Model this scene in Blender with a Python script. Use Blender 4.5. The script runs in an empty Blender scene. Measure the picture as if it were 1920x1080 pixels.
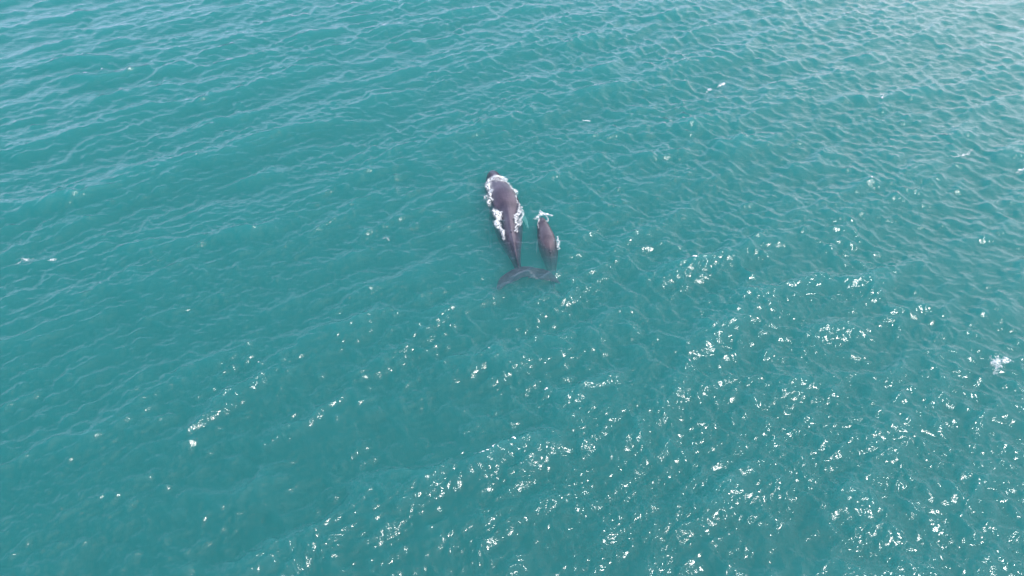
import bpy, bmesh, math, random
import numpy as np
from mathutils import Vector

sc = bpy.context.scene
col = sc.collection
R = math.radians

# ------------------------------------------------------------------ camera
H = 33.0            # drone height above the sea, metres
PITCH = 42.0        # degrees below the horizon
HFOV = 70.0
cam_d = bpy.data.cameras.new('camera')
cam_d.sensor_fit = 'HORIZONTAL'
cam_d.angle = R(HFOV)
cam_d.clip_start = 0.5
cam_d.clip_end = 12000
cam = bpy.data.objects.new('camera', cam_d)
col.objects.link(cam)
cam.location = (0, 0, H)
cam.rotation_euler = (R(90 - PITCH), 0, 0)
sc.camera = cam

# ------------------------------------------------------------------ sky and sun
SUN_EL, SUN_AZ = 60.0, 102.0      # azimuth clockwise from +Y (the way the camera looks)
world = bpy.data.worlds.new('World')
sc.world = world
world.use_nodes = True
nt = world.node_tree
nt.nodes.clear()
sky = nt.nodes.new('ShaderNodeTexSky')
sky.sky_type = 'NISHITA'
sky.sun_disc = False
sky.sun_elevation = R(SUN_EL)
sky.sun_rotation = R(SUN_AZ)
sky.air_density = 1.0
sky.dust_density = 2.0
sky.ozone_density = 1.0
bg = nt.nodes.new('ShaderNodeBackground')
bg.inputs['Strength'].default_value = 0.15
wo = nt.nodes.new('ShaderNodeOutputWorld')
# thin broken cloud: noise on the sky direction projected on a cloud deck
tc = nt.nodes.new('ShaderNodeTexCoord')
sep = nt.nodes.new('ShaderNodeSeparateXYZ')
nt.links.new(tc.outputs['Generated'], sep.inputs[0])
zc = nt.nodes.new('ShaderNodeMath'); zc.operation = 'MAXIMUM'; zc.inputs[1].default_value = 0.06
nt.links.new(sep.outputs[2], zc.inputs[0])
dv = nt.nodes.new('ShaderNodeVectorMath'); dv.operation = 'DIVIDE'
cb = nt.nodes.new('ShaderNodeCombineXYZ')
for i in range(3):
    nt.links.new(zc.outputs[0], cb.inputs[i])
nt.links.new(tc.outputs['Generated'], dv.inputs[0])
nt.links.new(cb.outputs[0], dv.inputs[1])
ofs = nt.nodes.new('ShaderNodeVectorMath'); ofs.operation = 'ADD'
ofs.inputs[1].default_value = (0.9, 3.1, 0)
nt.links.new(dv.outputs[0], ofs.inputs[0])
nz = nt.nodes.new('ShaderNodeTexNoise')
nz.inputs['Scale'].default_value = 0.42
nz.inputs['Detail'].default_value = 6
nz.inputs['Roughness'].default_value = 0.55
nt.links.new(ofs.outputs[0], nz.inputs['Vector'])
# more cloud to the east (+X), clearer to the west
east = nt.nodes.new('ShaderNodeMath'); east.operation = 'MULTIPLY_ADD'
east.inputs[1].default_value = 0.21
nt.links.new(sep.outputs[0], east.inputs[0])
nt.links.new(nz.outputs[0], east.inputs[2])
rmp = nt.nodes.new('ShaderNodeMapRange')
rmp.interpolation_type = 'SMOOTHSTEP'
rmp.inputs[1].default_value = 0.44
rmp.inputs[2].default_value = 0.70
rmp.inputs[3].default_value = 0.0
rmp.inputs[4].default_value = 0.85
nt.links.new(east.outputs[0], rmp.inputs[0])
mx = nt.nodes.new('ShaderNodeMix'); mx.data_type = 'RGBA'
# pale haze, thicker towards the horizon
hz = nt.nodes.new('ShaderNodeMapRange')
hz.interpolation_type = 'SMOOTHSTEP'
hz.inputs[1].default_value = 0.0
hz.inputs[2].default_value = 0.75
hz.inputs[3].default_value = 0.85
hz.inputs[4].default_value = 0.2
nt.links.new(sep.outputs[2], hz.inputs[0])
hzm = nt.nodes.new('ShaderNodeMix'); hzm.data_type = 'RGBA'
nt.links.new(hz.outputs[0], hzm.inputs[0])
nt.links.new(sky.outputs[0], hzm.inputs[6])
hzm.inputs[7].default_value = (6.2, 7.6, 11.0, 1)     # bluish sea haze
nt.links.new(rmp.outputs[0], mx.inputs[0])

mx.inputs[7].default_value = (11.0, 10.3, 10.9, 1)      # sunlit thin cloud, in the sky's own units
nt.links.new(hzm.outputs[2], mx.inputs[6])
nt.links.new(mx.outputs[2], bg.inputs['Color'])
nt.links.new(bg.outputs[0], wo.inputs[0])

sun_d = bpy.data.lights.new('sun', 'SUN')
sun_d.energy = 2.8
sun_d.angle = R(0.53)
sun_d.color = (1.0, 0.965, 0.92)
sun = bpy.data.objects.new('sun', sun_d)
col.objects.link(sun)
sdir = Vector((math.sin(R(SUN_AZ)) * math.cos(R(SUN_EL)), math.cos(R(SUN_AZ)) * math.cos(R(SUN_EL)), math.sin(R(SUN_EL))))
sun.rotation_euler = sdir.to_track_quat('Z', 'Y').to_euler()
sun.location = sdir * 200

sc.view_settings.view_transform = 'Standard'
sc.view_settings.look = 'None'
sc.view_settings.gamma = 1
sc.view_settings.use_curve_mapping = False
sc.view_settings.exposure = 0.60
sc.cycles.max_bounces = 8
sc.cycles.volume_bounces = 3
sc.cycles.transparent_max_bounces = 12
sc.cycles.sample_clamp_indirect = 4
sc.cycles.use_denoising = True

# ------------------------------------------------------------------ helpers
rng = np.random.default_rng(11)
random.seed(5)
FPX = 960 / math.tan(R(HFOV / 2))
cp, sp = math.cos(R(PITCH)), math.sin(R(PITCH))

def at(px, py, z=0.0):
    """the place on the level z that shows at a spot of the 1920 x 1080 photograph"""
    x = (px - 960) / FPX
    y = (540 - py) / FPX
    d = (x, cp + y * sp, -sp + y * cp)
    t = (H - z) / -d[2]
    return np.array((d[0] * t, d[1] * t, z))

def mesh_np(name, verts, quads, smooth=True):
    me = bpy.data.meshes.new(name)
    verts = np.asarray(verts, np.float32)
    quads = np.asarray(quads, np.int32)
    n = quads.shape[1]
    me.vertices.add(len(verts)); me.vertices.foreach_set('co', verts.ravel())
    me.loops.add(quads.size); me.loops.foreach_set('vertex_index', quads.ravel())
    me.polygons.add(len(quads))
    me.polygons.foreach_set('loop_start', np.arange(0, quads.size, n, dtype=np.int32))
    me.polygons.foreach_set('loop_total', np.full(len(quads), n, np.int32))
    if smooth:
        me.polygons.foreach_set('use_smooth', np.ones(len(quads), bool))
    me.update(calc_edges=True)
    me.validate()
    return me

def link(name, me, mat=None, parent=None, **props):
    o = bpy.data.objects.new(name, me)
    col.objects.link(o)
    if mat: me.materials.append(mat)
    if parent: o.parent = parent
    for k, v in props.items(): o[k] = v
    return o

def sstep(a, b, x):
    t = np.clip((x - a) / (b - a), 0, 1)
    return t * t * (3 - 2 * t)

def _hash(ix, iy, seed):
    h = (ix.astype(np.int64) * 374761393 + iy.astype(np.int64) * 668265263 + seed * 1442695041) & 0xffffffff
    h = ((h ^ (h >> 13)) * 1274126177) & 0xffffffff
    return ((h ^ (h >> 16)) & 0xffff) / 65535.0

def vnoise(x, y, seed=0):
    ix, iy = np.floor(x), np.floor(y)
    fx, fy = x - ix, y - iy
    fx = fx * fx * (3 - 2 * fx); fy = fy * fy * (3 - 2 * fy)
    a = _hash(ix, iy, seed); b = _hash(ix + 1, iy, seed)
    c = _hash(ix, iy + 1, seed); d = _hash(ix + 1, iy + 1, seed)
    return (a * (1 - fx) + b * fx) * (1 - fy) + (c * (1 - fx) + d * fx) * fy

def fbm(x, y, seed=0, octs=4):
    s, a, t = 0.0, 1.0, 0.0
    for o in range(octs):
        s = s + a * vnoise(x * 2 ** o + 17 * o, y * 2 ** o - 9 * o, seed + o)
        t += a; a *= 0.55
    return s / t

# ------------------------------------------------------------------ the sea's waves
def make_waves():
    out = []
    def system(n, lo, hi, crest_deg, spread, slope):
        for i in range(n):
            lam = lo * (hi / lo) ** ((i + rng.random()) / n)
            th = R(crest_deg - 90 + rng.normal() * spread)
            k = 2 * math.pi / lam
            s = slope * math.sqrt(2.0 / n) * (0.6 + 0.8 * rng.random())
            out.append((k * math.cos(th), k * math.sin(th), s / k, k, rng.random() * 2 * math.pi, lam))
    system(16, 6.0, 15.0, 33, 13, 0.04)
    system(40, 1.8, 6.0, 33, 20, 0.065)
    system(44, 0.6, 1.8, 30, 34, 0.045)
    system(36, 0.9, 4.5, -66, 24, 0.05)
    system(60, 0.22, 0.6, 20, 75, 0.045)
    return out
WAVES = make_waves()

def make_ridges():
    # narrow-band fields whose zero lines carry the sharp little crests of a choppy sea
    out = []
    for n, lo, hi, deg, spread, A, wf, wn, envs, seed in (
            (14, 3.2, 6.5, 34, 14, 0.26, 0.80, 0, 9.0, 101),
            (18, 1.15, 2.6, 31, 22, 0.125, 0.33, 0, 5.0, 131),
            (18, 1.05, 2.5, -56, 26, 0.105, 0.31, 0, 5.0, 171),
            (20, 0.75, 1.5, 12, 36, 0.100, 0.22, 0, 4.0, 211),
            (22, 0.35, 0.75, 8, 50, 0.048, 0.115, 0, 2.5, 251)):
        comp = []
        for i in range(n):
            lam = lo * (hi / lo) ** ((i + rng.random()) / n)
            th = R(deg - 90 + rng.normal() * spread)
            k = 2 * math.pi / lam
            comp.append((k * math.cos(th), k * math.sin(th), rng.random() * 6.283))
        km = 2 * math.pi / math.sqrt(lo * hi)
        out.append((comp, km, A, wf, wn, envs, seed))
    return out
RIDGES = make_ridges()
CHOP = 1.15

SLICKS = [(at(930, 336), at(975, 510), 1.9), (at(1016, 412), at(1036, 490), 1.1)]
def calm(x, y):
    f = 1.0
    for a, b, r in SLICKS:
        vx, vy = b[0] - a[0], b[1] - a[1]
        u = np.clip(((x - a[0]) * vx + (y - a[1]) * vy) / (vx * vx + vy * vy), 0, 1)
        d2 = (x - a[0] - u * vx) ** 2 + (y - a[1] - u * vy) ** 2
        f = f * (1 - 0.62 * np.exp(-d2 / (r * r)))
    return f.astype(np.float32)

def sea(x, y, spacing=0.03, azw=None, want_j=False):
    """horizontal shift, height and pinching of the sea's surface at the rest points x, y"""
    x = np.asarray(x, np.float32); y = np.asarray(y, np.float32)
    spacing = np.asarray(spacing, np.float32)
    dx = np.zeros_like(x); dy = np.zeros_like(x); z = np.zeros_like(x); j = np.zeros_like(x)
    gx = x / 9.0; gy = y / 9.0
    wx = (x + 0.55 * (fbm(gx * 2, gy * 2, 41, 2) - 0.5) * 2).astype(np.float32)
    wy = (y + 0.55 * (fbm(gx * 2 + 5, gy * 2, 47, 2) - 0.5) * 2).astype(np.float32)
    env1 = (0.45 + 1.1 * fbm(gx, gy, 3, 3)).astype(np.float32)
    env2 = (0.15 + 1.7 * fbm(x / 2.7, y / 2.7, 9, 3)).astype(np.float32)
    for kx, ky, a, k, ph, lam in WAVES:
        w = np.clip((lam / spacing - 2.2) / 2.0, 0, 1).astype(np.float32)
        if w.max() <= 0: continue
        p = kx * wx + ky * wy + np.float32(ph)
        s, c = np.sin(p), np.cos(p)
        am = np.float32(a) * w
        e = am if lam > 4 else (env1 * am if lam > 1.5 else env2 * am)
        z += e * c
        q = CHOP * (1.0 if lam > 0.6 else 0.8)
        dx -= e * np.float32(q * kx / k) * s
        dy -= e * np.float32(q * ky / k) * s
        if want_j: j += e * np.float32(q * k) * c
    for comp, km, A, wf, wn, es, seed in RIDGES:
        w = np.maximum(np.float32(wf), np.float32(1.3) * spacing)
        gone = sstep(0.62, 0.42, w * km / (2 * math.pi)).astype(np.float32)
        if gone.max() <= 0: continue
        wob = (fbm(x / (es * .22), y / (es * .22), seed + 5, 3).astype(np.float32) - np.float32(.5)) * np.float32(2.4)
        c = np.zeros_like(x); s = np.zeros_like(x)
        for kx, ky, ph in comp:
            p = kx * wx + ky * wy + (np.float32(ph) + wob)
            c += np.cos(p); s += np.sin(p)
        nrm = np.float32(math.sqrt(len(comp)))
        amp = np.sqrt(c * c + s * s) / nrm
        d = np.arctan2(s, c) / np.float32(km)          # metres from the crest, growing towards the camera's side
        e = amp * (sstep(0.30, 0.70, fbm(x / es, y / es, seed, 3)).astype(np.float32) * np.float32(.8) + np.float32(.35))
        if seed == 171: e = e * (np.float32(.3) + np.float32(.85) * sstep(-28, 18, x).astype(np.float32))
        far = np.clip(1 + d / w, 0, 1) ** np.float32(1.25)
        near = np.clip(1 - np.maximum(d, 0) * np.float32(km / math.pi), 0, 1) ** np.float32(1.5)
        h = np.where(d < 0, far, near)
        z += e * h * gone * (np.float32(A * wf) / w)
        if want_j: j += e * sstep(.8, 1.0, h) * np.float32(.35)
    cf_ = calm(x, y)
    dx *= cf_; dy *= cf_; z *= cf_
    return dx, dy, z, j

def sea_height(x, y):
    x = np.atleast_1d(np.asarray(x, float)); y = np.atleast_1d(np.asarray(y, float))
    x0, y0 = x.copy(), y.copy()
    for _ in range(2):
        dx, dy, z, _j = sea(x0, y0, 0.08)
        x0 = x - dx; y0 = y - dy
    return sea(x0, y0, 0.08)[2]

# ------------------------------------------------------------------ materials
def new_mat(name):
    m = bpy.data.materials.new(name); m.use_nodes = True
    m.node_tree.nodes.clear()
    return m, m.node_tree

def math_n(nt, op, a=None, b=None, c=None):
    n = nt.nodes.new('ShaderNodeMath'); n.operation = op
    for i, v in enumerate((a, b, c)):
        if v is None: continue
        if isinstance(v, (int, float)): n.inputs[i].default_value = v
        else: nt.links.new(v, n.inputs[i])
    return n.outputs[0]

def sea_material():
    m, t = new_mat('sea_water')
    L = t.links.new
    out = t.nodes.new('ShaderNodeOutputMaterial')
    tc = t.nodes.new('ShaderNodeTexCoord')
    mp = t.nodes.new('ShaderNodeMapping')
    mp.inputs['Rotation'].default_value = (0, 0, R(-33))
    mp.inputs['Scale'].default_value = (0.6, 1.0, 1.0)
    L(tc.outputs['Object'], mp.inputs[0])
    n1 = t.nodes.new('ShaderNodeTexNoise'); n1.inputs['Scale'].default_value = 10.0
    n1.inputs['Detail'].default_value = 5; n1.inputs['Roughness'].default_value = 0.62
    n1.inputs['Distortion'].default_value = 0.6
    L(mp.outputs[0], n1.inputs['Vector'])
    # wind chop, drawn out along the crests
    mp2 = t.nodes.new('ShaderNodeMapping')
    mp2.inputs['Rotation'].default_value = (0, 0, R(-26))
    mp2.inputs['Scale'].default_value = (0.38, 1.0, 1.0)
    L(tc.outputs['Object'], mp2.inputs[0])
    nc = t.nodes.new('ShaderNodeTexNoise'); nc.inputs['Scale'].default_value = 2.3
    nc.inputs['Detail'].default_value = 3; nc.inputs['Distortion'].default_value = 0.8
    L(mp2.outputs[0], nc.inputs['Vector'])
    bc = t.nodes.new('ShaderNodeBump'); bc.inputs['Strength'].default_value = 0.8
    bc.inputs['Distance'].default_value = 0.085
    L(nc.outputs[0], bc.inputs['Height'])
    b1 = t.nodes.new('ShaderNodeBump'); b1.inputs['Strength'].default_value = 0.15
    L(bc.outputs[0], b1.inputs['Normal'])
    b1.inputs['Distance'].default_value = 0.014
    L(n1.outputs[0], b1.inputs['Height'])
    n0 = t.nodes.new('ShaderNodeTexNoise'); n0.inputs['Scale'].default_value = 22
    n0.inputs['Detail'].default_value = 2
    L(mp.outputs[0], n0.inputs['Vector'])
    b0 = t.nodes.new('ShaderNodeBump'); b0.inputs['Strength'].default_value = 0.8
    b0.inputs['Distance'].default_value = 0.010
    L(n0.outputs[0], b0.inputs['Height']); L(b1.outputs[0], b0.inputs['Normal'])
    geo = t.nodes.new('ShaderNodeNewGeometry')
    dot = t.nodes.new('ShaderNodeVectorMath'); dot.operation = 'DOT_PRODUCT'
    L(b1.outputs[0], dot.inputs[0]); L(geo.outputs['Incoming'], dot.inputs[1])
    ca = math_n(t, 'ABSOLUTE', dot.outputs['Value'])
    inv = math_n(t, 'SUBTRACT', 1.0, ca)
    p5 = math_n(t, 'POWER', inv, 5.0)
    fr = math_n(t, 'MULTIPLY_ADD', p5, 0.979, 0.021)
    gl = t.nodes.new('ShaderNodeBsdfGlossy'); gl.inputs['Roughness'].default_value = 0.10
    L(b0.outputs[0], gl.inputs['Normal'])
    tr = t.nodes.new('ShaderNodeBsdfTransparent')
    mix = t.nodes.new('ShaderNodeMixShader')
    L(fr, mix.inputs[0]); L(tr.outputs[0], mix.inputs[1]); L(gl.outputs[0], mix.inputs[2])
    # froth on the pinched crests
    at_ = t.nodes.new('ShaderNodeAttribute'); at_.attribute_name = 'froth'
    n2 = t.nodes.new('ShaderNodeTexNoise'); n2.inputs['Scale'].default_value = 9
    n2.inputs['Detail'].default_value = 4
    L(tc.outputs['Object'], n2.inputs['Vector'])
    f = math_n(t, 'MULTIPLY', at_.outputs['Fac'], 1.5)
    f = math_n(t, 'ADD', f, n2.outputs[0])
    f = math_n(t, 'SUBTRACT', f, 1.0)
    f = math_n(t, 'MULTIPLY', f, 2.2)
    cl = t.nodes.new('ShaderNodeClamp'); L(f, cl.inputs[0])
    df = t.nodes.new('ShaderNodeBsdfDiffuse'); df.inputs['Color'].default_value = (0.8, 0.83, 0.84, 1)
    mix2 = t.nodes.new('ShaderNodeMixShader')
    L(cl.outputs[0], mix2.inputs[0]); L(mix.outputs[0], mix2.inputs[1]); L(df.outputs[0], mix2.inputs[2])
    L(mix2.outputs[0], out.inputs['Surface'])
    # the body of the water: green-blue, a few metres of sight
    vs = t.nodes.new('ShaderNodeVolumeScatter')
    va = t.nodes.new('ShaderNodeVolumeAbsorption')
    scat = (0.041, 0.153, 0.156)
    vs.inputs['Color'].default_value = (*scat, 1); vs.inputs['Density'].default_value = 1.0
    vs.inputs['Anisotropy'].default_value = 0.0
    # absorption node: sigma_a = (1 - colour) * density
    absn = (0.68, 0.232, 0.236)
    va.inputs['Color'].default_value = (1 - absn[0], 1 - absn[1], 1 - absn[2], 1); va.inputs['Density'].default_value = 1.0
    add = t.nodes.new('ShaderNodeAddShader')
    L(vs.outputs[0], add.inputs[0]); L(va.outputs[0], add.inputs[1])
    L(add.outputs[0], out.inputs['Volume'])
    return m

def skin_material(name, dark, light, bump_s):
    m, t = new_mat(name)
    L = t.links.new
    out = t.nodes.new('ShaderNodeOutputMaterial')
    bs = t.nodes.new('ShaderNodeBsdfPrincipled')
    tc = t.nodes.new('ShaderNodeTexCoord')
    n = t.nodes.new('ShaderNodeTexNoise'); n.inputs['Scale'].default_value = 1.1
    n.inputs['Detail'].default_value = 7; n.inputs['Roughness'].default_value = 0.62
    L(tc.outputs['Object'], n.inputs['Vector'])
    cr = t.nodes.new('ShaderNodeValToRGB')
    cr.color_ramp.elements[0].position = 0.36; cr.color_ramp.elements[0].color = (*dark, 1)
    cr.color_ramp.elements[1].position = 0.66; cr.color_ramp.elements[1].color = (*light, 1)
    L(n.outputs[0], cr.inputs[0])
    pale = t.nodes.new('ShaderNodeAttribute'); pale.attribute_name = 'pale'
    mx = t.nodes.new('ShaderNodeMix'); mx.data_type = 'RGBA'
    L(pale.outputs['Fac'], mx.inputs[0]); L(cr.outputs[0], mx.inputs[6])
    mx.inputs[7].default_value = (0.36, 0.37, 0.36, 1)
    # pale scars and barnacle specks
    v = t.nodes.new('ShaderNodeTexNoise'); v.inputs['Scale'].default_value = 7; v.inputs['Detail'].default_value = 3
    v.inputs['Distortion'].default_value = 1.5
    L(tc.outputs['Object'], v.inputs['Vector'])
    vr = t.nodes.new('ShaderNodeMapRange'); vr.inputs[1].default_value = 0.66; vr.inputs[2].default_value = 0.76
    vr.inputs[4].default_value = 0.35
    L(v.outputs[0], vr.inputs[0])
    mx3 = t.nodes.new('ShaderNodeMix'); mx3.data_type = 'RGBA'
    L(vr.outputs[0], mx3.inputs[0]); L(mx.outputs[2], mx3.inputs[6]); mx3.inputs[7].default_value = (0.34, 0.30, 0.33, 1)
    L(mx3.outputs[2], bs.inputs['Base Color'])
    bs.inputs['Roughness'].default_value = 0.33
    # skin under water loses its gloss (water against skin hardly reflects)
    g = t.nodes.new('ShaderNodeNewGeometry'); sx = t.nodes.new('ShaderNodeSeparateXYZ')
    L(g.outputs['Position'], sx.inputs[0])
    wet = t.nodes.new('ShaderNodeMapRange'); wet.inputs[1].default_value = -0.05; wet.inputs[2].default_value = 0.08
    wet.inputs[3].default_value = 0.02; wet.inputs[4].default_value = 0.5
    L(sx.outputs[2], wet.inputs[0]); L(wet.outputs[0], bs.inputs['Specular IOR Level'])
    n3 = t.nodes.new('ShaderNodeTexNoise'); n3.inputs['Scale'].default_value = 5
    n3.inputs['Detail'].default_value = 4
    L(tc.outputs['Object'], n3.inputs['Vector'])
    b = t.nodes.new('ShaderNodeBump'); b.inputs['Strength'].default_value = bump_s
    b.inputs['Distance'].default_value = 0.05
    L(n3.outputs[0], b.inputs['Height']); L(b.outputs[0], bs.inputs['Normal'])
    L(bs.outputs[0], out.inputs['Surface'])
    return m

def foam_material():
    m, t = new_mat('white_foam')
    L = t.links.new
    out = t.nodes.new('ShaderNodeOutputMaterial')
    bs = t.nodes.new('ShaderNodeBsdfPrincipled')
    bs.inputs['Base Color'].default_value = (0.60, 0.63, 0.65, 1)
    bs.inputs['Roughness'].default_value = 0.6
    tc = t.nodes.new('ShaderNodeTexCoord')
    n = t.nodes.new('ShaderNodeTexNoise'); n.inputs['Scale'].default_value = 14; n.inputs['Detail'].default_value = 4
    L(tc.outputs['Object'], n.inputs['Vector'])
    b = t.nodes.new('ShaderNodeBump'); b.inputs['Strength'].default_value = 0.6; b.inputs['Distance'].default_value = 0.04
    L(n.outputs[0], b.inputs['Height']); L(b.outputs[0], bs.inputs['Normal'])
    th = t.nodes.new('ShaderNodeAttribute'); th.attribute_name = 'thickness'
    a = math_n(t, 'MULTIPLY', th.outputs['Fac'], 1.35)
    n2 = t.nodes.new('ShaderNodeTexNoise'); n2.inputs['Scale'].default_value = 9; n2.inputs['Detail'].default_value = 5
    L(tc.outputs['Object'], n2.inputs['Vector'])
    k = math_n(t, 'MULTIPLY_ADD', n2.outputs[0], 3.0, -1.0)
    a = math_n(t, 'MULTIPLY', a, math_n(t, 'MAXIMUM', k, 0.0))
    a = math_n(t, 'MINIMUM', a, 0.96)
    tr = t.nodes.new('ShaderNodeBsdfTransparent')
    mix = t.nodes.new('ShaderNodeMixShader')
    L(a, mix.inputs[0]); L(tr.outputs[0], mix.inputs[1]); L(bs.outputs[0], mix.inputs[2])
    L(mix.outputs[0], out.inputs['Surface'])
    return m

M_SEA = sea_material()
M_ADULT = skin_material('adult_skin', (0.022, 0.018, 0.030), (0.056, 0.044, 0.064), 0.12)
M_CALF = skin_material('calf_skin', (0.030, 0.025, 0.034), (0.066, 0.052, 0.065), 0.18)
M_FOAM = foam_material()
m_hole, t_ = new_mat('blowhole_skin')
_o = t_.nodes.new('ShaderNodeOutputMaterial'); _b = t_.nodes.new('ShaderNodeBsdfPrincipled')
_b.inputs['Base Color'].default_value = (0.03, 0.022, 0.032, 1); _b.inputs['Roughness'].default_value = 0.5
_n = t_.nodes.new('ShaderNodeTexNoise'); _n.inputs['Scale'].default_value = 20
_bb = t_.nodes.new('ShaderNodeBump'); _bb.inputs['Strength'].default_value = 0.2; _bb.inputs['Distance'].default_value = 0.01
t_.links.new(_n.outputs[0], _bb.inputs['Height']); t_.links.new(_bb.outputs[0], _b.inputs['Normal'])
t_.links.new(_b.outputs[0], _o.inputs[0])
M_HOLE = m_hole

# ------------------------------------------------------------------ the sea: one closed body of water out to the horizon
def build_sea():
    el = np.radians(np.linspace(74, 15.5, 840))
    r = H / np.tan(el)
    far = np.geomspace(r[-1] * 1.01, 6000, 60)
    near = np.linspace(0.6, r[0] * 0.96, 22)
    rr = np.concatenate([near, r, far])
    sp_r = np.gradient(rr)
    fine = np.linspace(-60, 60, 1201)[:-1]
    coarse = np.linspace(60, 300, 121)[:-1]
    az = np.radians(np.concatenate([fine, coarse]))
    nA, nR = len(az), len(rr)
    sa, ca = np.sin(az), np.cos(az)
    V = np.empty((nR, nA, 3), np.float32)
    F = np.zeros((nR, nA), np.float32)
    fade_az = np.ones(nA, np.float32)
    fade_az[1200:] = 0.0
    edge = np.minimum(np.arange(1200), np.arange(1200)[::-1]) / 25.0
    fade_az[:1200] = np.clip(edge, 0, 1)
    B = 60
    for i0 in range(0, nR, B):
        i1 = min(nR, i0 + B)
        x = rr[i0:i1, None] * sa[None, :]
        y = rr[i0:i1, None] * ca[None, :]
        spc = np.maximum(np.maximum(sp_r[i0:i1] * 0.55, rr[i0:i1] * math.radians(0.1)), 0.035)[:, None]
        dx, dy, z, j = sea(x, y, spc, want_j=True)
        fd = fade_az[None, :] * np.clip((7.0 / spc - 1) / 3, 0, 1)
        V[i0:i1, :, 0] = x + dx * fd
        V[i0:i1, :, 1] = y + dy * fd
        V[i0:i1, :, 2] = z * fd
        F[i0:i1] = sstep(0.95, 1.5, j) * fd
    # keep the calm skirt level
    idx = np.arange(nR * nA).reshape(nR, nA)
    nxt = np.roll(idx, -1, axis=1)
    q = np.stack([idx[:-1], idx[1:], nxt[1:], nxt[:-1]], -1).reshape(-1, 4)[:, ::-1]
    verts = V.reshape(-1, 3)
    # bottom ring, bottom centre, top centre
    base = len(verts)
    ring = verts[idx[-1]].copy(); ring[:, 2] = -30
    verts = np.vstack([verts, ring, [[0, 0, -30]], [[0, 0, 0]]])
    bi = np.arange(nA) + base; bn = np.roll(bi, -1)
    side = np.stack([idx[-1], bi, bn, nxt[-1]], -1)[:, ::-1]
    quads = np.vstack([q, side])
    tri_b = [(int(bi[i]), int(bn[i]), base + nA) for i in range(nA)]
    tri_t = [(int(nxt[0][i]), int(idx[0][i]), base + nA + 1) for i in range(nA)]
    tris = np.array(tri_b + tri_t, np.int32)
    me = bpy.data.meshes.new('sea')
    me.vertices.add(len(verts)); me.vertices.foreach_set('co', verts.astype(np.float32).ravel())
    lv = np.concatenate([quads.ravel(), tris.ravel()]).astype(np.int32)
    me.loops.add(len(lv)); me.loops.foreach_set('vertex_index', lv)
    nq, n3 = len(quads), len(tris)
    me.polygons.add(nq + n3)
    ls = np.concatenate([np.arange(nq) * 4, nq * 4 + np.arange(n3) * 3]).astype(np.int32)
    me.polygons.foreach_set('loop_start', ls)
    me.polygons.foreach_set('loop_total', np.concatenate([np.full(nq, 4), np.full(n3, 3)]).astype(np.int32))
    sm = np.ones(nq + n3, bool); sm[nq - nA:nq] = False; sm[nq:] = False
    me.polygons.foreach_set('use_smooth', sm)
    me.update(calc_edges=True)
    a = me.attributes.new('froth', 'FLOAT', 'POINT')
    fa = np.zeros(len(verts), np.float32); fa[:base] = F.ravel()
    a.data.foreach_set('value', fa)
    print('froth', (fa > 0.3).mean(), 'zrms', V[..., 2].std())
    return link('sea', me, M_SEA, kind='structure')
SEA = build_sea()

# ------------------------------------------------------------------ whales
def interp_tab(tab, t):
    tab = np.asarray(tab, float)
    i = np.clip(np.searchsorted(tab[:, 0], t) - 1, 0, len(tab) - 2)
    t0, t1 = tab[i, 0], tab[i + 1, 0]
    u = (t - t0) / (t1 - t0)
    # Catmull-Rom through the table
    p0 = tab[max(i - 1, 0)]; p1 = tab[i]; p2 = tab[i + 1]; p3 = tab[min(i + 2, len(tab) - 1)]
    v = 0.5 * (2 * p1 + (p2 - p0) * u + (2 * p0 - 5 * p1 + 4 * p2 - p3) * u * u + (3 * p1 - p0 - 3 * p2 + p3) * u ** 3)
    return v[1:]

class Whale:
    def __init__(self, spine, tab):
        """spine: world xy points from snout to fluke joint; tab rows: t, halfwidth, ztop, zbottom, ridge height, ridge width"""
        self.sp = np.array(spine, float); self.tab = tab
        d = np.r_[0, np.cumsum(np.linalg.norm(np.diff(self.sp, axis=0), axis=1))]
        self.L = d[-1]; self.d = d / d[-1]
    def centre(self, t):
        row = np.c_[self.d, self.sp]
        return interp_tab(row, t)
    def frame(self, t):
        c = self.centre(t)
        e = self.centre(min(t + 0.02, 1)) - self.centre(max(t - 0.02, 0))
        e /= np.linalg.norm(e)
        return c, e, np.array((-e[1], e[0]))      # centre, towards the tail, across
    def top(self, t, x):
        w, zt, zb, rh, rw = interp_tab(self.tab, t)
        w = max(w, 0.02)
        zm = zt * 0.55 + zb * 0.45
        u = np.clip(np.abs(x) / w, 0, 1)
        z = zm + (zt - zm) * (1 - u ** 2.2) ** 0.5
        return z + rh * np.exp(-(x / max(rw, .02)) ** 2) * (u < 1)
    def loft(self, n=90, m=44):
        V, Q = [], []
        for i in range(n):
            t = i / (n - 1)
            w, zt, zb, rh, rw = interp_tab(self.tab, t)
            w = max(w, 0.02)
            zm = zt * 0.55 + zb * 0.45
            c, e, s = self.frame(t)
            for j in range(m):
                a = 2 * math.pi * j / m
                cx = math.copysign(abs(math.cos(a)) ** (2 / 2.2), math.cos(a)) * w
                sn = math.sin(a)
                z = zm + (zt - zm) * sn if sn >= 0 else zm + (zm - zb) * sn
                if sn > 0: z += rh * math.exp(-(cx / max(rw, .02)) ** 2)
                V.append((*(c + s * cx), z))
        for i in range(n - 1):
            for j in range(m):
                a, b = i * m + j, i * m + (j + 1) % m
                Q.append((a, b, b + m, a + m))
        return V, Q, n, m

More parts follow.
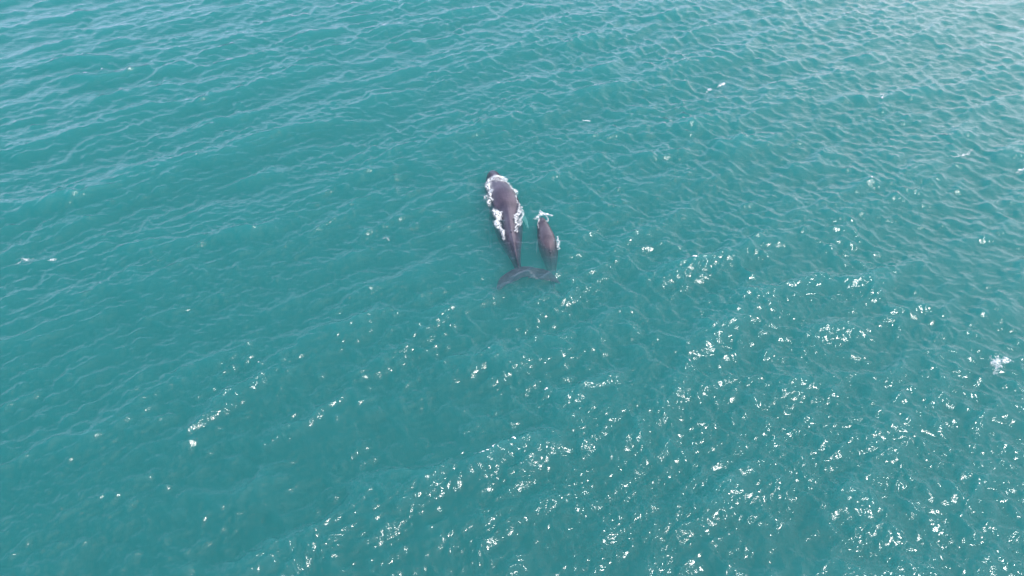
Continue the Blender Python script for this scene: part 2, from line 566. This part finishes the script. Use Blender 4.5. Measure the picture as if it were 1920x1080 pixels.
def blade(bm, LE, TE, thick):
    """closed fin from leading and trailing edge points, thick in the middle"""
    rings = []
    n = len(LE)
    for i in range(n):
        le, te = Vector(LE[i]), Vector(TE[i])
        th = thick[i]
        ring = []
        for u, h in ((0, 0), (.12, .62), (.35, 1), (.65, .62), (.88, .22), (1, 0), (.88, -.22), (.65, -.62), (.35, -1), (.12, -.62)):
            p = le.lerp(te, u); p.z += h * th * 0.5
            ring.append(bm.verts.new(p))
        rings.append(ring)
    k = len(rings[0])
    for a, b in zip(rings, rings[1:]):
        for j in range(k):
            bm.faces.new((a[j], a[(j + 1) % k], b[(j + 1) % k], b[j]))
    bm.faces.new(rings[0][::-1]); bm.faces.new(rings[-1])

def resample(pts, n):
    p = np.array(pts, float)
    d = np.r_[0, np.cumsum(np.linalg.norm(np.diff(p, axis=0), axis=1))]
    rows = np.c_[d, p]
    return [interp_tab(rows, t) for t in np.linspace(0, d[-1] * 0.9999, n)]

def build_whale(name, label, wh, fluke, flippers, fin, mat, voxel, group):
    bm = bmesh.new()
    V, Q, n, m = wh.loft()
    vs = [bm.verts.new(v) for v in V]
    for q in Q: bm.faces.new([vs[i] for i in q])
    bm.faces.new([vs[j] for j in range(m)][::-1]); bm.faces.new([vs[(n - 1) * m + j] for j in range(m)])
    LE = resample(fluke[0], 26); TE = resample(fluke[1], 26)
    th = [fluke[2] * (0.12 + 0.88 * math.sin(math.pi * (i + .3) / 25.6)) for i in range(26)]
    blade(bm, LE, TE, th)
    for le, te, thk in flippers:
        L_, T_ = resample(le, 14), resample(te, 14)
        blade(bm, L_, T_, [thk * (1 - 0.75 * i / 13) for i in range(14)])
    # dorsal fin: a low hooked triangle standing on the back
    t0, fl, fh = fin
    secs = []
    for k in range(7):
        u = k / 6
        le_t, te_t = t0 + 0.85 * u * fl, t0 + fl * (0.62 + 0.38 * u ** .5 * 1.05)
        c0, _, s0 = wh.frame(le_t); c1, _, s1 = wh.frame(te_t)
        z0 = float(wh.top(t0, np.array(0.0))) - 0.08 + fh * u
        w = 0.09 * (1 - 0.8 * u)
        secs.append([bm.verts.new((*(c0), z0)), bm.verts.new((*((c0 + c1) / 2 + s0 * w), z0)), bm.verts.new((*c1, z0)), bm.verts.new((*((c0 + c1) / 2 - s0 * w), z0))])
    for a, b in zip(secs, secs[1:]):
        for j in range(4): bm.faces.new((a[j], a[(j + 1) % 4], b[(j + 1) % 4], b[j]))
    bm.faces.new(secs[0][::-1]); bm.faces.new(secs[-1])
    bmesh.ops.recalc_face_normals(bm, faces=bm.faces)
    me = bpy.data.meshes.new('body_raw'); bm.to_mesh(me); bm.free()
    tmp = bpy.data.objects.new('body_raw', me); col.objects.link(tmp)
    rm = tmp.modifiers.new('r', 'REMESH'); rm.mode = 'VOXEL'; rm.voxel_size = voxel
    smo = tmp.modifiers.new('s', 'SMOOTH'); smo.factor = 0.5; smo.iterations = 5
    dg = bpy.context.evaluated_depsgraph_get()
    body = bpy.data.meshes.new_from_object(tmp.evaluated_get(dg))
    bpy.data.objects.remove(tmp); bpy.data.meshes.remove(me)
    body.polygons.foreach_set('use_smooth', np.ones(len(body.polygons), bool))
    # move to the whale's own origin
    c, e, s = wh.frame(0.45)
    org = np.array((c[0], c[1], 0.0))
    co = np.empty(len(body.vertices) * 3, np.float32); body.vertices.foreach_get('co', co)
    co = co.reshape(-1, 3)
    pale = np.zeros(len(co), np.float32)
    for le, te, thk in flippers:
        a, b = (np.array(le[0]) + np.array(te[0])) / 2, (np.array(le[-1]) + np.array(te[-1])) / 2
        ab = b - a; u = np.clip(((co - a) @ ab) / (ab @ ab), 0, 1)
        dist = np.linalg.norm(co - (a + u[:, None] * ab), axis=1)
        pale = np.maximum(pale, (u > 0.22) * sstep(0.55, 0.25, dist))
    co = co - org.astype(np.float32)
    body.vertices.foreach_set('co', co.ravel()); body.update()
    at_ = body.attributes.new('pale', 'FLOAT', 'POINT'); at_.data.foreach_set('value', pale)
    root = bpy.data.objects.new(name, None); col.objects.link(root)
    root.location = org; root['label'] = label; root['category'] = 'whale'; root['group'] = group
    root.empty_display_size = 1
    link('body', body, mat, root)
    return root, org

def blowholes(root, org, wh, t, size):
    for s_ in (-1, 1):
        bm = bmesh.new()
        c, e, s = wh.frame(t)
        pos = c + s * s_ * 0.16 * size
        z = float(wh.top(t, np.array(0.16 * size))) + 0.015
        bmesh.ops.create_icosphere(bm, subdivisions=2, radius=1)
        for v in bm.verts:
            a, b, zz = v.co
            p = pos + e * a * 0.20 * size + s * (b * 0.05 * size + s_ * 0.05 * size * a)
            v.co = Vector((p[0] - org[0], p[1] - org[1], z + zz * 0.03 * size))
        me = bpy.data.meshes.new('blowhole'); bm.to_mesh(me); bm.free()
        me.polygons.foreach_set('use_smooth', np.ones(len(me.polygons), bool))
        link('blowhole', me, M_HOLE, root)

def xy(px, py, z=0): return at(px, py, z)[:2]

# the adult
sp_a = [xy(922, 314), xy(930, 336), xy(940, 356), xy(948, 380), xy(953, 405), xy(957, 430), xy(962, 455), xy(968, 480), xy(975, 505)]
tab_a = [  # t, halfwidth, top, bottom, ridge height, ridge width
    (0.00, 0.10, -0.28, -0.55, 0.0, .3),
    (0.03, 0.42, -0.10, -0.95, 0.0, .3),
    (0.08, 0.70, 0.02, -1.45, 0.06, .2),
    (0.14, 0.92, 0.13, -1.85, 0.05, .3),
    (0.22, 1.10, 0.36, -2.15, 0.0, .3),
    (0.30, 1.22, 0.50, -2.35, 0.0, .3),
    (0.38, 1.25, 0.44, -2.40, 0.02, .3),
    (0.45, 1.22, 0.20, -2.30, 0.14, .42),
    (0.52, 1.13, 0.05, -2.10, 0.26, .38),
    (0.60, 1.00, 0.05, -1.90, 0.26, .30),
    (0.68, 0.84, 0.03, -1.60, 0.23, .20),
    (0.76, 0.64, -0.01, -1.30, 0.22, .13),
    (0.84, 0.43, -0.09, -1.00, 0.23, .10),
    (0.92, 0.27, -0.26, -0.74, 0.26, .09),
    (1.00, 0.22, -0.42, -0.60, 0.10, .10)]
WA = Whale(sp_a, tab_a)
zf = -0.27
def P3(l): return [tuple(at(a, b, c)) for a, b, c in l]
fl_le = P3([(930, 541, -0.38), (933, 527, -0.36), (943, 515, -0.34), (958, 506, -0.32), (974, 500, -0.30), (990, 499, -0.34), (1008, 502, -0.42), (1026, 506, -0.37), (1040, 516, -0.49), (1051, 531, -0.62)])
fl_te = P3([(934, 545, -0.38), (944, 541, -0.38), (957, 533, -0.36), (970, 526, -0.35), (984, 520, -0.35), (996, 523, -0.40), (1010, 525, -0.48), (1026, 527, -0.42), (1040, 531, -0.50), (1052, 534, -0.62)])
c, e, s = WA.frame(0.27)
def off(wh, t, x, z):
    c, e, s = wh.frame(t); p = c + s * x; return (p[0], p[1], z)
side = 1 if off(WA, .3, 1, 0)[0] > off(WA, .3, 0, 0)[0] else -1
flips_a = [
    ([off(WA, .27, side * .9, -1.3), off(WA, .38, side * 1.45, -1.15), off(WA, .48, side * 1.6, -1.05), off(WA, .56, side * 1.5, -1.0)],
     [off(WA, .34, side * .8, -1.4), off(WA, .42, side * 1.1, -1.25), off(WA, .50, side * 1.28, -1.1), off(WA, .57, side * 1.45, -1.02)], .16),
    ([off(WA, .27, -side * .9, -1.5), off(WA, .36, -side * 1.4, -2.3), off(WA, .45, -side * 1.5, -2.9), off(WA, .52, -side * 1.4, -3.4)],
     [off(WA, .34, -side * .8, -1.6), off(WA, .41, -side * 1.1, -2.4), off(WA, .47, -side * 1.25, -2.95), off(WA, .53, -side * 1.36, -3.42)], .16)]
adult, org_a = build_whale('humpback_whale', 'large adult humpback whale with smooth grey-purple back breaking the surface in white wash',
    WA, (fl_le, fl_te, .20), flips_a, (.66, .055, .20), M_ADULT, .035, 'whales swimming side by side')
blowholes(adult, org_a, WA, .13, 1.2)

# the calf
sp_c = [xy(1015, 405), xy(1018, 417), xy(1022, 430), xy(1026, 445), xy(1030, 460), xy(1033, 475), xy(1036, 490), xy(1039, 508)]
tab_c = [
    (0.00, 0.09, -0.12, -0.27, 0, .1),
    (0.04, 0.26, 0.03, -0.45, 0, .1),
    (0.12, 0.42, 0.11, -0.72, .03, .1),
    (0.22, 0.54, 0.14, -0.97, 0, .1),
    (0.34, 0.65, 0.20, -1.17, 0, .1),
    (0.46, 0.70, 0.20, -1.25, 0, .1),
    (0.56, 0.67, 0.11, -1.28, .03, .1),
    (0.66, 0.56, -0.08, -1.28, .05, .08),
    (0.76, 0.42, -0.40, -1.35, .06, .07),
    (0.86, 0.27, -0.90, -1.55, .05, .06),
    (0.94, 0.17, -1.40, -1.80, .03, .05),
    (1.00, 0.13, -1.80, -2.05, .0, .05)]
WC = Whale(sp_c, tab_c)
j = off(WC, .985, 0, -1.9)
c_, e_, s_ = WC.frame(.98)
def cf(a, b, z): p = np.array(j[:2]) + s_ * a + e_ * b; return (p[0], p[1], z)
cf_le = [cf(-.85, .60, -2.00), cf(-.6, .22, -1.95), cf(-.25, 0, -1.87), cf(.0, -.05, -1.85), cf(.25, 0, -1.87), cf(.6, .22, -1.95), cf(.85, .60, -2.00)]
cf_te = [cf(-.84, .66, -2.00), cf(-.55, .50, -1.95), cf(-.22, .42, -1.89), cf(0, .36, -1.87), cf(.22, .42, -1.89), cf(.55, .50, -1.95), cf(.84, .66, -2.00)]
flips_c = []
for sg in (-1, 1):
    flips_c.append(([off(WC, .24, sg * .4, -.6), off(WC, .33, sg * .72, -.8), off(WC, .42, sg * .85, -.95), off(WC, .48, sg * .85, -1.05)],
                    [off(WC, .30, sg * .38, -.65), off(WC, .37, sg * .58, -.85), off(WC, .44, sg * .70, -1.0), off(WC, .485, sg * .82, -1.07)], .09))
calf, org_c = build_whale('humpback_whale', 'small whale calf lying just under the surface beside the adult',
    WC, (cf_le, cf_te, .10), flips_c, (.64, .06, .10), M_CALF, .025, 'whales swimming side by side')
blowholes(calf, org_c, WC, .13, .5)

# ------------------------------------------------------------------ foam
def body_top(wh, X, Y):
    """height of the whale's upper side under each x, y (or very low beside it)"""
    n = 120
    ts = np.linspace(0, 1, n)
    fr = [wh.frame(t) for t in ts]
    C = np.array([f[0] for f in fr]); S = np.array([f[2] for f in fr])
    Z = np.full(X.shape, -9.0)
    P = np.stack([X.ravel(), Y.ravel()], -1)
    d2 = ((P[:, None, :] - C[None]) ** 2).sum(-1)
    ki = d2.argmin(1)
    across = ((P - C[ki]) * S[ki]).sum(-1)
    out = np.full(len(P), -9.0)
    for k in range(n):
        mk = ki == k
        if mk.any():
            w = max(interp_tab(wh.tab, ts[k])[0], .02)
            xx = across[mk]
            zz = wh.top(ts[k], xx)
            out[mk] = np.where(np.abs(xx) < w * .98, zz, -9)
    # nothing beyond the ends
    out[(d2.min(1) > 2.2)] = -9
    return out.reshape(X.shape)

def foam_patch(name, strokes, bodies=(), cell=0.025, hgt=0.10, lace=0.42, seed=1, thr=0.46, rs=0.70, parent=None, **props):
    """froth as real lumpy relief lying on the water (and on a whale's back). strokes: lists of (px, py, radius m, strength)"""
    pts = []
    for st in strokes:
        w = [(*at(a, b, 0)[:2], r_ * rs, k_) for a, b, r_, k_ in st]
        if len(w) == 1: pts.append((w[0], w[0]))
        else: pts += list(zip(w, w[1:]))
    allx = [p[0] for s_ in pts for p in s_]; ally = [p[1] for s_ in pts for p in s_]
    mr = max(p[2] for s_ in pts for p in s_) + .5
    xs = np.arange(min(allx) - mr, max(allx) + mr, cell); ys = np.arange(min(ally) - mr, max(ally) + mr, cell)
    X, Y = np.meshgrid(xs, ys)
    # ragged: warp the strokes' plane
    Xw = X + 0.24 * (fbm(X * 2.8, Y * 2.8, seed, 4) - .5) * 2
    Yw = Y + 0.30 * (fbm(X * 2.8 + 9, Y * 2.8, seed + 7, 4) - .5) * 2
    D = np.full(X.shape, -1.0)
    for a, b in pts:
        ax, ay, ar, ak = a; bx, by, br, bk = b
        vx, vy = bx - ax, by - ay; l2 = vx * vx + vy * vy + 1e-9
        u = np.clip(((Xw - ax) * vx + (Yw - ay) * vy) / l2, 0, 1)
        dd = np.hypot(Xw - ax - u * vx, Yw - ay - u * vy)
        rad = ar + (br - ar) * u; k = ak + (bk - ak) * u
        D = np.maximum(D, k * (1 - (dd / rad) ** 2))
    n = fbm(X * 5.5, Y * 5.5, seed + 3, 5)
    n2 = fbm(X * 12, Y * 9, seed + 31, 3)
    dens = D - lace * 2.6 * (n - 0.34) - lace * 1.6 * (n2 - .45)
    rel = np.clip(dens - (thr - .42) , -1, 1)
    zw = sea_height(X.ravel(), Y.ravel()).reshape(X.shape)
    zb = np.full(X.shape, -9.0)
    for w_ in bodies: zb = np.maximum(zb, body_top(w_, X, Y))
    base = np.maximum(zw, zb)
    lump = fbm(X * 9, Y * 9, seed + 5, 3)
    Z = base + 0.012 + np.where(rel > 0, hgt * (0.2 + lump) * np.clip(rel, 0, 1), 0)
    keepv = rel > 0
    kv = keepv[:-1, :-1] | keepv[1:, :-1] | keepv[:-1, 1:] | keepv[1:, 1:]
    ids = np.arange(X.size).reshape(X.shape)
    q = np.stack([ids[:-1, :-1], ids[:-1, 1:], ids[1:, 1:], ids[1:, :-1]], -1)[kv]
    if len(q) == 0: print('EMPTY FOAM', name); return
    used, invx = np.unique(q.ravel(), return_inverse=True)
    v = np.stack([X.ravel(), Y.ravel(), Z.ravel()], -1)[used]
    org = np.array((v[:, 0].mean(), v[:, 1].mean(), 0))
    me = mesh_np(name, v - org, invx.reshape(-1, 4))
    a_ = me.attributes.new('thickness', 'FLOAT', 'POINT')
    a_.data.foreach_set('value', np.clip(rel.ravel()[used], 0, 1).astype(np.float32))
    o = link(name, me, M_FOAM, None, **props)
    o.location = org
    return o

foam_patch('whale_wash', [
    [(919, 334, .25, .9), (917, 344, .45, 1), (918, 356, .42, 1), (919, 368, .38, 1), (916, 378, .42, .95), (920, 386, .2, .6)],
    [(909, 377, .25, .6), (916, 374, .3, .7)],
    [(924, 336, .3, .8), (928, 335, .56, 1.3), (937, 334, .66, 1.3), (946, 340, .42, .9), (953, 348, .26, .7), (959, 356, .30, .8), (965, 360, .50, 1.1), (969, 364, .30, .7)],
    [(925, 340, .50, .9), (932, 343, .42, .75), (942, 346, .36, .6)],
    ], [WA], seed=4, lace=.40, hgt=.14, label='white wash breaking around the head of the adult whale', category='foam', kind='stuff', group='white wash on the adult whale')
foam_patch('whale_wash', [
    [(924, 392, .10, .7), (929, 399, .35, 1.1), (935, 404, .50, 1.2), (934, 414, .48, 1.15), (933, 424, .42, 1.05), (939, 432, .34, 1), (943, 440, .25, .9), (944, 450, .14, .6)]],
    [WA], seed=14, lace=.22, hgt=.12, label='broad white foam patch left of the adult whale ridge behind its back', category='foam', kind='stuff', group='white wash on the adult whale')
foam_patch('whale_wash', [
    [(967, 370, .10, .7), (972, 382, .16, .9), (974, 393, .20, 1), (972, 401, .42, 1.1), (965, 405, .30, 1), (970, 412, .28, .95), (968, 425, .22, .9), (968, 435, .22, .8)],
    [(979, 388, .14, .7), (980, 398, .18, .75), (976, 412, .18, .75), (972, 428, .14, .6)]],
    [WA], seed=24, lace=.34, hgt=.10, label='thin white foam line curling along the right flank of the adult whale', category='foam', kind='stuff', group='white wash on the adult whale')
foam_patch('calf_wash', [
    [(1002, 413, .14, .6), (1009, 407, .25, .85), (1016, 402, .34, 1.15), (1024, 404, .28, 1), (1034, 408, .14, .7)],
    [(1011, 411, .16, .7), (1010, 422, .10, .65), (1010, 428, .08, .5)],
    [(1022, 408, .16, .9), (1026, 416, .14, .8)]],
    [WC], seed=34, lace=.30, hgt=.09, label='small arc of white foam at the nose of the calf', category='foam', kind='stuff')
foam_patch('calf_wash', [
    [(1041, 442, .10, .7), (1046, 450, .18, .9), (1048, 460, .20, .9), (1047, 468, .14, .7)]],
    [WC], seed=44, lace=.30, hgt=.05, label='pale foam streak on the right side of the calf', category='foam', kind='stuff')

caps = [
    ([[(1852, 672, .25, .6), (1862, 682, .45, .9), (1872, 680, .55, 1.2), (1884, 679, .38, 1.1), (1892, 680, .18, .8)], [(1872, 682, .4, 1), (1866, 694, .28, .8), (1860, 702, .14, .6)]], .16, .5, 'largest white splash near the right edge, thrown up in ragged spray'),
    ([[(34, 494, .30, .55), (46, 489, .48, .75), (58, 487, .30, .6)]], .06, .55, 'faint grey-white whitecap near the left edge of the sea'),
    ([[(95, 491, .20, .8), (104, 488, .22, .8)]], .06, .5, 'small white fleck just right of the faint left whitecap'),
    ([[(718, 449, .16, .55), (727, 447, .28, .8), (733, 449, .14, .5)]], .05, .55, 'tiny foam fleck on open water left of the whales'),
    ([[(1093, 223, .25, .7), (1101, 224, .42, .95), (1106, 225, .2, .6)]], .07, .5, 'small round whitecap beyond the whales, near the top middle'),
    ([[(1324, 170, .22, .8), (1332, 165, .28, .9)], [(1346, 161, .28, .9), (1356, 155, .34, 1)]], .08, .5, 'pair of bright flecks on a crest in the upper right'),
    ([[(1774, 298, .12, .6), (1795, 297, .2, .8), (1808, 291, .26, .9), (1824, 281, .16, .7)]], .07, .5, 'long thin white crest in the upper right water'),
    ([[(1653, 180, .30, .9), (1654, 188, .26, .8)]], .07, .5, 'small upright fleck on a crest near the top right'),
    ([[(1902, 323, .2, .8), (1918, 318, .28, .9)]], .07, .5, 'white crest touching the right edge in the upper half'),
]
for i, (st, hg, lc, lb) in enumerate(caps):
    foam_patch('whitecap', st, (), cell=.035, hgt=hg, lace=lc, seed=60 + 11 * i, label=lb, category='whitecap', group='small whitecaps on the open sea')
